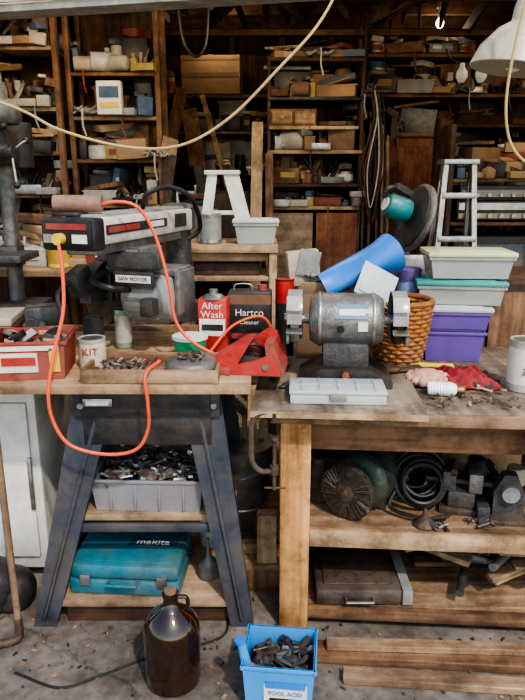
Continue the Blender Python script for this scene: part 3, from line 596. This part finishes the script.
b.lathe([(.11,0),(.125,.02),(.125,.06),(.1,.09),(.04,.10),(0,.10)],(.02,0,1.67),CAST); b.cyl((0,-.08,1.51),(0,-.08,1.36),.028,CASTD); b.cyl((0,-.08,1.36),(0,-.08,1.28),.02,STEEL,r2=.012); b.cyl((0,-.08,1.28),(0,-.08,1.18),.006,STEEL)
b.cyl((.07,-.05,1.56),(.12,-.05,1.56),.03,CASTD)
for a in (20,140,260): b.cyl((.11,-.05,1.56),(.13,-.05+.14*math.cos(R(a)),1.56+.14*math.sin(R(a))),.006,STEEL); b.sph((.13,-.05+.14*math.cos(R(a)),1.56+.14*math.sin(R(a))),.014,BLK)
b.box((0,0,1.12),(.26,.24,.03),CASTD); b.box((0,.11,1.11),(.1,.1,.09),CASTD); b.cyl((0,.33,1.5),(0,.33,1.70),.07,BLKM); b.done()
b=B('side_workbench'); b.bx(-2.2,-.62,3.15,3.6,.98,1.02,WORN)
for x in (-2.15,-.70):
    for y in (3.17,3.52): b.bx(x,x+.06,y,y+.06,0,.98,MIDWZ)
b.bx(-2.15,-.65,3.2,3.55,.4,.43,PLYD); b.done()
can('yellow_tin',-1.02,3.22,1.021,.055,.14,YEL,mat('ylabel',(.55,.35,.05),.5))
b=B('stacked_boards',(-1.04,2.3,.861)); 
for k in range(4): b.box((rr.uniform(-.02,.02),0,.014+.028*k),(.26,.22,.026),(PLY,GREY,MIDW,BEIGE)[k],(0,0,rr.uniform(-8,8)))
b.done()
b=B('bench_vise',(-.80,2.30,.861),15); b.bx(-.06,.06,-.06,.06,0,.03,CASTD); b.bx(-.04,.04,-.05,.08,.03,.11,CASTD,.01); b.bx(-.06,.06,-.09,-.05,.07,.15,CASTD,.006); b.bx(-.06,.06,-.03,.01,.07,.15,CASTD,.006); b.cyl((0,-.16,.09),(0,0,.09),.012,STEEL); b.cyl((-.06,-.15,.09),(.06,-.15,.09),.006,STEEL); b.done()

# ---------------------------------------------------------------- shelving & clutter
PALS={'paint':[DWHT,GREY,STEEL,DRED,DYEL,BEIGE,GALV,DTEAL,BLKM,WHD],'jar':[FROST,BRASS,DGRN,BEIGE,CARD,CAST,STEEL,BRN],'box':[CARD,CARDD,BEIGE,DWHT,DRED,DGRN,BLKM,BRN,GREY,MIDW],
 'mix':[CARD,CARDD,STEEL,DWHT,DRED,BLKM,GREY,DYEL,BEIGE,MIDW,RUST,BRN,DBLU,CAST,MIDWZ,BLKM,CARD,WHD]}
def fill(b,x0,x1,y,z,hmax,kind='mix',seed=0,depth=.22,dens=1.0,hmin=.05):
    rr=random.Random(seed); x=x0; pal=PALS[kind]; hmin=min(hmin,hmax*.6)
    while x<x1-.03:
        t=rr.random(); m=rr.choice(pal); h=rr.uniform(hmin,hmax); w=.05
        if kind=='paint' and rr.random()<.4: t=.6
        if kind=='jar' and rr.random()<.4: t=.6
        if kind=='box' and rr.random()<.5: t=.1
        if t<.40:
            w=min(rr.choice([rr.uniform(.03,.09),rr.uniform(.1,.3)]),x1-x); d=rr.uniform(.1,depth); cy=y-rr.uniform(0,.05); a=rr.uniform(-22,22)
            b.box((x+w/2,cy,z+h/2),(w*.92,d,h),m,(0,rr.choice([0,0,rr.uniform(-12,12)]),a),bev=.004)
            tt=rr.random()
            if tt<.2: b.box((x+w/2,cy-d/2-.008,z+h*.55),(w*.5,.003,h*.35),rr.choice([DWHT,DRED,DYEL,BLKM,PAPER]),(0,0,a),bev=0)
            elif tt<.5: b.box((x+w/2,cy,z+h+.004),(w*1.0,d*1.02,.012),m,(0,0,a),bev=.002)
            elif tt<.85: b.box((x+w*.3,cy-d*.3,z+h+.015),(w*.6,d*.3,.004),m,(rr.uniform(20,60),0,a),bev=0)
            hh=h
            while hh<hmax*.9 and rr.random()<.85:
                h2=min(rr.uniform(.010,.06),hmax-hh)
                if h2<.008: break
                b.box((x+w/2+rr.uniform(-.04,.04),cy,z+hh+.012+h2/2),(w*rr.uniform(.5,1.3),d*.8,h2),rr.choice(pal),(rr.uniform(-6,6),rr.uniform(-10,10),rr.uniform(-45,45)),bev=.003); hh+=h2+.004
        elif t<.66:
            r=rr.uniform(.020,.062); w=2*r; h=min(h,r*4); cx=x+r; cy=y-rr.uniform(-.02,.08)
            if rr.random()<.3:
                L=r*2.4; b.lathe([(r*.95,0),(r,.004),(r,L-.004),(r*.9,L),(r*.5,L+.01),(0,L+.01)],(cx-L/2,cy,z+r),m,(1,rr.uniform(-.4,.4),0),16); w=L
            elif rr.random()<.6:
                b.lathe([(r*.95,0),(r,.004),(r,h-.004),(r*.9,h),(r*.88,h-.006),(0,h-.006)],(cx,cy,z),m,seg=16); b.lathe([(r*1.01,h*.2),(r*1.01,h*.75)],(cx,cy,z),rr.choice([DWHT,m,DRED,m,WHD,m]),seg=16)
                if rr.random()<.6: b.box((cx,cy,z+h+.02),(r*2.4,r*1.6,.035),rr.choice(pal),(0,rr.uniform(-8,8),rr.uniform(0,90)),bev=.003)
            else:
                b.lathe([(r*.9,0),(r,.006),(r,h*.62),(r*.6,h*.75),(r*.35,h*.8),(r*.35,h*.98),(0,h)],(cx,cy,z),m,seg=14); b.lathe([(r*.42,h*.86),(r*.42,h*1.0),(0,h*1.0)],(cx,cy,z),rr.choice([DRED,WHITE,BLK,DYEL]),seg=10)
        elif t<.88:
            w=rr.uniform(.08,.18); k=rr.randint(4,9)
            for j in range(k):
                xx=x+w*rr.random(); th=rr.uniform(.006,.022)
                b.beam((xx,y-.06*rr.random(),z+.01),(xx+rr.uniform(-.12,.12),y+.05,z+hmax*rr.uniform(.5,1.05)),th*rr.uniform(1,3),th,rr.choice([RUST,BLOND,STEEL,MIDW,BLKM,BRN,DWHT]))
            b.box((x+w/2,y-.05,z+.02),(w,.1,.04),rr.choice(pal),(0,0,rr.uniform(-15,15)))
        else:
            w=rr.uniform(.10,.18); mm=rr.choice([BLK,BRN,GREY,BLK,DRED,DWHT])
            for j in range(4):
                pts=[(x+w*(i/6)+rr.uniform(-.02,.02),y-.08+rr.uniform(-.04,.04),z+.01+hmax*.5*abs(math.sin(i*1.3+j))*rr.uniform(.3,1)) for i in range(7)]; b.tube(pts,.006,mm,seg=5,n=3)
            # end of the bundle hangs over the shelf edge
            b.tube([(x+w*.4,y-.12,z+.03),(x+w*.5,y-.21,z+.02),(x+w*.5,y-.22,z-.06),(x+w*.6,y-.22,z-.12)],.006,mm,seg=5,n=4)
        x+=w*.92+rr.uniform(-.01,.006)/dens
def clutter(name,specs):
    b=B(name)
    for sp in specs: fill(b,*sp[:-1],**sp[-1])
    return b.done()
def rows(x0,x1,y,zs,gap,kinds,seed,depth=.2):
    out=[]
    for i,z in enumerate(zs):
        g=(zs[i+1]-z-.03) if i+1<len(zs) else gap
        out.append((x0,x1,y+.04,z+.001,g,dict(kind=kinds[i%len(kinds)],seed=seed+i*3,depth=depth,hmin=.11)))
        out.append((x0,x1,y-.10,z+.001,g*.55,dict(kind='mix',seed=seed+i*3+1,depth=.08,dens=.5)))
    return out
def unit(name,x0,x1,y0,y1,zs,m=DARKW,posts=True,ztop=None,back=False,seed=0):
    b=B(name); rr=random.Random(seed)
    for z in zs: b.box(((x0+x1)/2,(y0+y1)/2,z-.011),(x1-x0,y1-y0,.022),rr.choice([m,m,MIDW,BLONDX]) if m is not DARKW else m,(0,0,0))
    zt=ztop or zs[-1]+.3
    if posts:
        for x in (x0-.03,x1): b.bx(x,x+.03,y0,y0+.05,0,zt,MIDWZ); b.bx(x,x+.03,y1-.05,y1,0,zt,MIDWZ)
    if back: b.bx(x0,x1,y1,y1+.01,.2,zt,DARKWZ)
    return b.done()
ZA=[1.1,1.36,1.60,1.84,2.16]; ZB=[1.1,1.30,1.56,1.80,2.04]
unit('wooden_shelving',-2.3,-1.17,3.85,4.15,[.5]+ZA,MIDW,ztop=2.5,back=True,seed=1)
unit('plank_shelving',-1.10,-.62,3.95,4.25,[.5]+ZB,BLONDX,ztop=2.45,back=True,seed=2)
clutter('paint_cans_and_jars',rows(-2.28,-1.19,4.0,ZA,.2,['mix','jar','paint','box'],20))
clutter('workshop_supplies',rows(-1.08,-.64,4.10,ZB,.26,['paint','mix','box','mix'],340))
clutter('hand_tool_pile',[(-2.1,-.68,3.5,1.021,.26,dict(kind='mix',seed=141)),(-2.1,-.68,3.3,1.021,.14,dict(kind='mix',seed=142,depth=.1))])
b=B('detergent_carton',(-.87,3.90,1.803)); b.bx(-.07,.07,-.03,.03,0,.18,WHITE); b.box((0,-.032,.12),(.11,.002,.06),DBLU,bev=0); b.box((0,-.032,.05),(.11,.002,.03),YEL,bev=0); b.done()
ZC=[.9,1.2,1.5,1.80,2.06]
unit('rear_rack',-1.6,.1,5.15,5.55,ZC,MIDW,ztop=2.4,back=True,seed=3)
b=B('cardboard_box',(-.38,5.28,2.062),-3); b.bx(-.22,.22,-.15,.15,0,.27,CARD,.004); b.bx(-.21,.21,-.155,-.15,.12,.15,CARDD,0); b.box((0,-.152,.25),(.44,.004,.03),CARD); b.bx(-.02,.02,-.152,.152,.269,.273,BEIGE,0); b.done()
clutter('stored_household_boxes',rows(-1.55,-.65,5.3,ZC,.25,['mix','box'],50,.3)+rows(-.62,.07,5.3,ZC,.0001,['box','mix'],250,.3)[:8])
ZD=[1.28,1.42,1.62,1.93,2.15]
b=B('tall_bookcase'); x0,x1,y0,y1=.03,.62,4.15,4.5
for x in (x0,x1-.02): b.bx(x,x+.02,y0,y1,0,2.16,DARKWZ)
for z in ZD: b.bx(x0,x1,y0-.01,y1,z-.022,z,BLKM if z==1.93 else BLONDX if z in (1.62,1.28) else DARKW)
b.bx(x0,x1,y1-.01,y1,0,2.16,DARKWZ); b.bx(x0,x1,y0,y1,.0,.08,DARKW)
b.bx(x0+.02,x0+.29,y0-.012,y0,.1,1.24,PLY); b.bx(x0+.31,x1-.02,y0-.012,y0,.1,1.24,REDW); b.done()
clutter('books_and_tool_boxes',rows(.06,.59,4.32,ZD,.09,['mix','mix','box','mix','box'],160))
b=B('wooden_drawer_box',(.19,4.22,1.76)); b.bx(-.14,.14,-.08,.08,0,.10,MIDW,.004)
for x in (-.07,.07): b.bx(x-.06,x+.06,-.086,-.08,.015,.085,BLONDX,.002); b.cyl((x,-.086,.05),(x,-.10,.05),.008,BRASS)
b.bx(-.15,.40,-.09,.10,-.02,0,BLONDX); b.done()
b=B('leaning_boards'); b.beam((-.06,3.7,0),(-.03,4.1,1.78),.07,.025,BLOND,up=(0,1,0)); b.beam((.05,3.72,0),(.04,4.08,1.60),.05,.02,MIDWZ,up=(0,1,0))
b.beam((-.85,4.8,.9),(-.6,5.1,2.1),.09,.02,MIDWZ,up=(0,1,0)); b.beam((-.62,4.8,1.0),(-1.0,5.1,2.15),.06,.02,BLOND,up=(0,1,0)); b.beam((-.35,4.4,.97),(-.55,5.08,1.95),.12,.015,MIDWZ,up=(0,1,0))
b.beam((-.15,4.4,1.1),(-.45,5.08,2.05),.04,.015,BLOND,up=(0,1,0)); b.done()
b=B('wooden_cabinet'); b.bx(.83,1.30,4.55,4.95,0,1.72,REDW,.006); b.bx(.86,1.27,4.535,4.55,.1,1.66,REDW,.006); b.bx(.92,1.21,4.528,4.536,.2,1.56,REDW); b.bx(.80,1.33,4.52,4.97,1.72,1.75,MIDW); b.cyl((1.23,4.53,1.2),(1.23,4.5,1.2),.014,BRASS); b.done()
clutter('glue_and_oil_bottles',[(.84,1.3,4.75,1.751,.2,dict(kind='mix',seed=70))])
b=B('electronics_shelf'); b.bx(1.11,2.1,3.85,4.25,1.43,1.45,MIDW); b.bx(1.11,2.1,3.85,4.25,1.18,1.2,MIDW); b.bx(1.11,2.1,3.85,4.25,.5,.52,MIDW)
for x in (1.08,2.1): b.bx(x,x+.03,3.85,4.25,0,1.75,DARKWZ)
b.done()
b=B('stereo_receiver',(1.38,4.02,1.201)); b.bx(-.23,.23,-.15,.15,.01,.12,BLKM); b.bx(-.22,.22,-.156,-.15,.07,.11,ALU,0); b.bx(-.22,.22,-.156,-.15,.02,.05,BEIGE,0)
for k in range(6): b.cyl((-.18+k*.07,-.155,.035),(-.18+k*.07,-.175,.035),.014,STEEL)
b.done()
b=B('stereo_receiver',(1.38,4.02,1.325)); b.bx(-.22,.22,-.15,.15,0,.085,BLKM); b.bx(-.21,.21,-.156,-.15,.02,.06,GREY,0)
for k in range(5): b.cyl((-.12+k*.07,-.155,.03),(-.12+k*.07,-.17,.03),.01,STEEL)
b.done()
b=B('old_radio',(1.86,4.02,1.201)); b.bx(-.2,.2,-.15,.15,0,.2,BEIGE,.01); b.bx(-.17,.02,-.156,-.15,.03,.17,BLKM,0); b.cyl((.1,-.15,.13),(.1,-.17,.13),.03,STEEL); b.cyl((.1,-.15,.06),(.1,-.17,.06),.02,STEEL); b.done()
clutter('stacked_game_boxes',[(1.13,2.05,4.05,1.451,.22,dict(kind='box',seed=75)),(1.13,2.05,3.93,1.451,.1,dict(kind='mix',seed=76,depth=.08))])
b=B('old_television',(1.42,3.98,.521)); b.bx(-.28,.28,-.12,.2,0,.6,BLK,.02); b.bx(-.24,.16,-.126,-.12,.05,.55,mat('tv_glass',(.03,.035,.04),.1,0,.1,5,0),.01); b.cyl((.22,-.12,.43),(.22,-.14,.43),.025,STEEL); b.done()
ZE=[.9,1.25,1.62,1.86,2.08,2.30]
unit('storage_rack',.75,2.6,5.3,5.7,ZE,MIDW,ztop=2.5,seed=4)
clutter('rear_tins_and_boxes',rows(.78,2.55,5.48,ZE,.2,['mix','box'],80,.3))
b=B('overhead_shelf')
for z in (2.0,2.25): b.bx(.70,1.9,4.6,4.9,z-.022,z,MIDW)
for x in (.685,1.905): b.beam((x,4.63,1.97),(x,4.63,2.62),.02,.025,MIDWZ); b.beam((x,4.88,1.97),(x,4.88,2.62),.02,.025,MIDWZ)
b.done()
clutter('overhead_clutter',rows(.72,1.88,4.75,[2.0,2.25],.12,['mix','box'],90))
b=B('hanging_cords'); rr=random.Random(9)
for k in range(9):
    x=.67+rr.uniform(-.03,.06); y=4.05+rr.uniform(-.03,.03); zt=1.95; zb=rr.uniform(1.15,1.4); m=rr.choice([BLK,DWHT,YCORD,DWHT,DRED,GREY,BLK,BRN])
    b.tube([(x,y,zt),(x+.02,y,1.8),(x-.04+rr.uniform(-.02,.02),y-.02,1.5),(x,y,zb),(x+.04,y,1.5),(x+.03,y,1.75),(x,y+.01,zt)],.0045,m,seg=6)
b.cyl((.6,4.07,1.95),(.8,4.07,1.95),.010,RUST); b.done()
b=B('long_handled_garden_tools'); rr=random.Random(21)
for k in range(5):
    x=.66+k*.04; b.cyl((x+rr.uniform(-.03,.03),4.0,0),(x,4.42,1.72+rr.uniform(-.15,.2)),.011,rr.choice([BLOND,MIDWZ,MIDWZ]),seg=8)
    b.prism([(-.05,0),(.05,0),(.06,.16),(0,.2),(-.06,.16)],.004,RUST,Matrix.Translation((x,4.40,1.62+k*.02)))
b.done()
b=B('overhead_lumber'); rr=random.Random(4)
for k in range(26):
    x=rr.uniform(-1.5,1.4); z=2.44+rr.random()*.11; y0=rr.uniform(3.6,4.0); l=rr.uniform(.8,1.1)
    b.beam((x,y0,z),(x+rr.uniform(-.5,.5),y0+l,z+rr.uniform(-.02,.02)),.02,rr.uniform(.05,.10),rr.choice([MIDW,DARKW,BLONDX,MIDW,WORN]))
b.bx(-1.9,1.9,3.7,3.76,2.36,2.41,MIDW); b.bx(-1.9,1.9,4.7,4.76,2.38,2.42,MIDW)
for x in (-1.85,0.0,1.8):
    for y in (3.7,4.7): b.bx(x,x+.05,y+.005,y+.055,2.38,2.62,DARKWZ)
b.tube([(-.45,3.72,2.38),(-.42,3.70,2.16),(-.36,3.70,2.08),(-.30,3.70,2.14),(-.28,3.72,2.38)],.008,BLK)
b.done()
b=B('back_workbench'); b.bx(-.6,.0,4.4,4.95,.93,.97,WORN)
for x in (-.58,-.06):
    for y in (4.43,4.88): b.bx(x,x+.05,y,y+.05,0,.93,MIDWZ)
b.done(); clutter('back_bench_clutter',[(-.58,-.02,4.75,.971,.62,dict(kind='box',seed=195,depth=.3,hmin=.3)),(-.58,-.02,4.52,.971,.40,dict(kind='mix',seed=196,hmin=.15))])
for i,(x,y,z,a) in enumerate(((-.55,3.93,1.55,95),(.72,4.47,1.62,88))):
    b=B('hand_saw',(x,y,z)); b.M=b.M@Matrix.Rotation(R(a),4,'Y')
    b.prism([(-.05,-.04),(.30,-.012),(.30,.015),(-.05,.045)],.002,RUST); b.prism([(-.14,-.04),(-.05,-.05),(-.03,.04),(-.12,.05)],.02,WORN); b.done()
# ---------------------------------------------------------------- overhead lamp, cord, added fill lamps
b=B('hanging_shop_lamp',(.795,2.2,1.785),0); b.M=b.M@Matrix.Rotation(R(8),4,'Y')
b.lathe([(.132,0),(.135,.003),(.132,.012),(.115,.06),(.07,.115),(.04,.135),(.034,.14),(.034,.18),(.03,.2),(0,.2)],(0,0,0),LAMPG,seg=40)
b.lathe([(.128,.004),(.112,.055),(.066,.11),(.03,.13)],(0,0,0),LAMPG,seg=40); b.lathe([(.0,-.01),(.025,.0),(.03,.03),(.015,.08),(.013,.13)],(0,0,0),BULB)
b.tube([(0,0,.2),(.0,.0,.3),(.02,.05,.42)],.005,YCORD); b.done()
b=B('yellow_extension_cord')
b.tube([(-1.5,2.35,1.86),(-.89,2.3,1.70),(-.69,2.3,1.61),(-.47,2.3,1.555),(-.28,2.3,1.56),(-.11,2.3,1.65),(.06,2.3,1.81),(.18,2.35,1.94),(.26,2.5,2.09),(.27,2.6,2.2)],.005,YCORD); b.done()
b=B('yellow_extension_cord'); b.tube([(.80,2.02,2.2),(.75,2.01,1.95),(.72,2.0,1.78),(.715,2.0,1.65),(.74,2.0,1.55),(.80,2.0,1.49),(.9,2.0,1.45)],.0045,YCORD); b.done()
b=B('bulb_string'); b.tube([(.95,3.6,2.1),(1.0,3.6,2.04),(1.2,3.6,2.02),(1.4,3.6,2.1)],.005,BLK)
for x in (1.04,1.14): b.lathe([(.012,.06),(.014,.04),(.03,.015),(.03,-.01),(.015,-.035),(0,-.04)],(x,3.6,1.97),FROST,seg=16)
b.done()
LIT=mat('fill_bulb_glow',(1,.85,.65),.3,0,0,5,0,emis=4,grime=0)
for i,(x,y,z,e) in enumerate(((-1.0,3.25,2.34,11),(.1,3.25,2.34,15),(1.6,3.3,2.34,13),(-.3,4.95,2.55,3),(1.3,5.15,2.55,3))):  # invented bulbs, added near the ceiling to brighten the dark interior
    b=B('fill_lamp',(x,y,z)); b.cyl((0,0,.13),(0,0,max(.14,2.62-z)),.006,BLK,seg=8); b.lathe([(.03,.10),(.03,.14),(0,.14)],(0,0,0),DWHT); b.cyl((0,0,.04),(0,0,.11),.018,WHD); b.sph((0,0,0),.03,LIT,(1,1,1.2)); b.done()
    ld=bpy.data.lights.new('fill_light','POINT'); ld.energy=e; ld.color=(1,.80,.58); ld.shadow_soft_size=.08
    lo=bpy.data.objects.new('fill_light',ld); lo.location=(x,y,z-.05); scene.collection.objects.link(lo)

# ---------------------------------------------------------------- light
w=bpy.data.worlds.new('sky'); scene.world=w; w.use_nodes=True; nt=w.node_tree; bg=nt.nodes['Background']
sk=nt.nodes.new('ShaderNodeTexSky'); sk.sky_type='NISHITA'; sk.sun_disc=False; sk.sun_elevation=R(48); sk.sun_rotation=R(160)
tint=nt.nodes.new('ShaderNodeMixRGB'); tint.blend_type='MULTIPLY'; tint.inputs[0].default_value=1; tint.inputs[2].default_value=(1,.94,.84,1)
nt.links.new(sk.outputs[0],tint.inputs[1]); nt.links.new(tint.outputs[0],bg.inputs[0]); bg.inputs[1].default_value=.30
sd=bpy.data.lights.new('sun','SUN'); sd.energy=2.5; sd.angle=R(2); sd.color=(1,.90,.76)
so=bpy.data.objects.new('sun',sd); scene.collection.objects.link(so)
so.rotation_euler=Vector((-.35,.75,-.95)).to_track_quat('-Z','Y').to_euler()
cd=bpy.data.cameras.new('camera'); cam=bpy.data.objects.new('camera',cd); scene.collection.objects.link(cam)
cam.location=(0,0,1.45); cam.rotation_euler=(R(75),0,0); cd.sensor_fit='VERTICAL'; cd.sensor_height=24; cd.lens=640/700*24
scene.camera=cam
scene.view_settings.view_transform='AgX'
try: scene.view_settings.look='AgX - High Contrast'
except Exception: pass
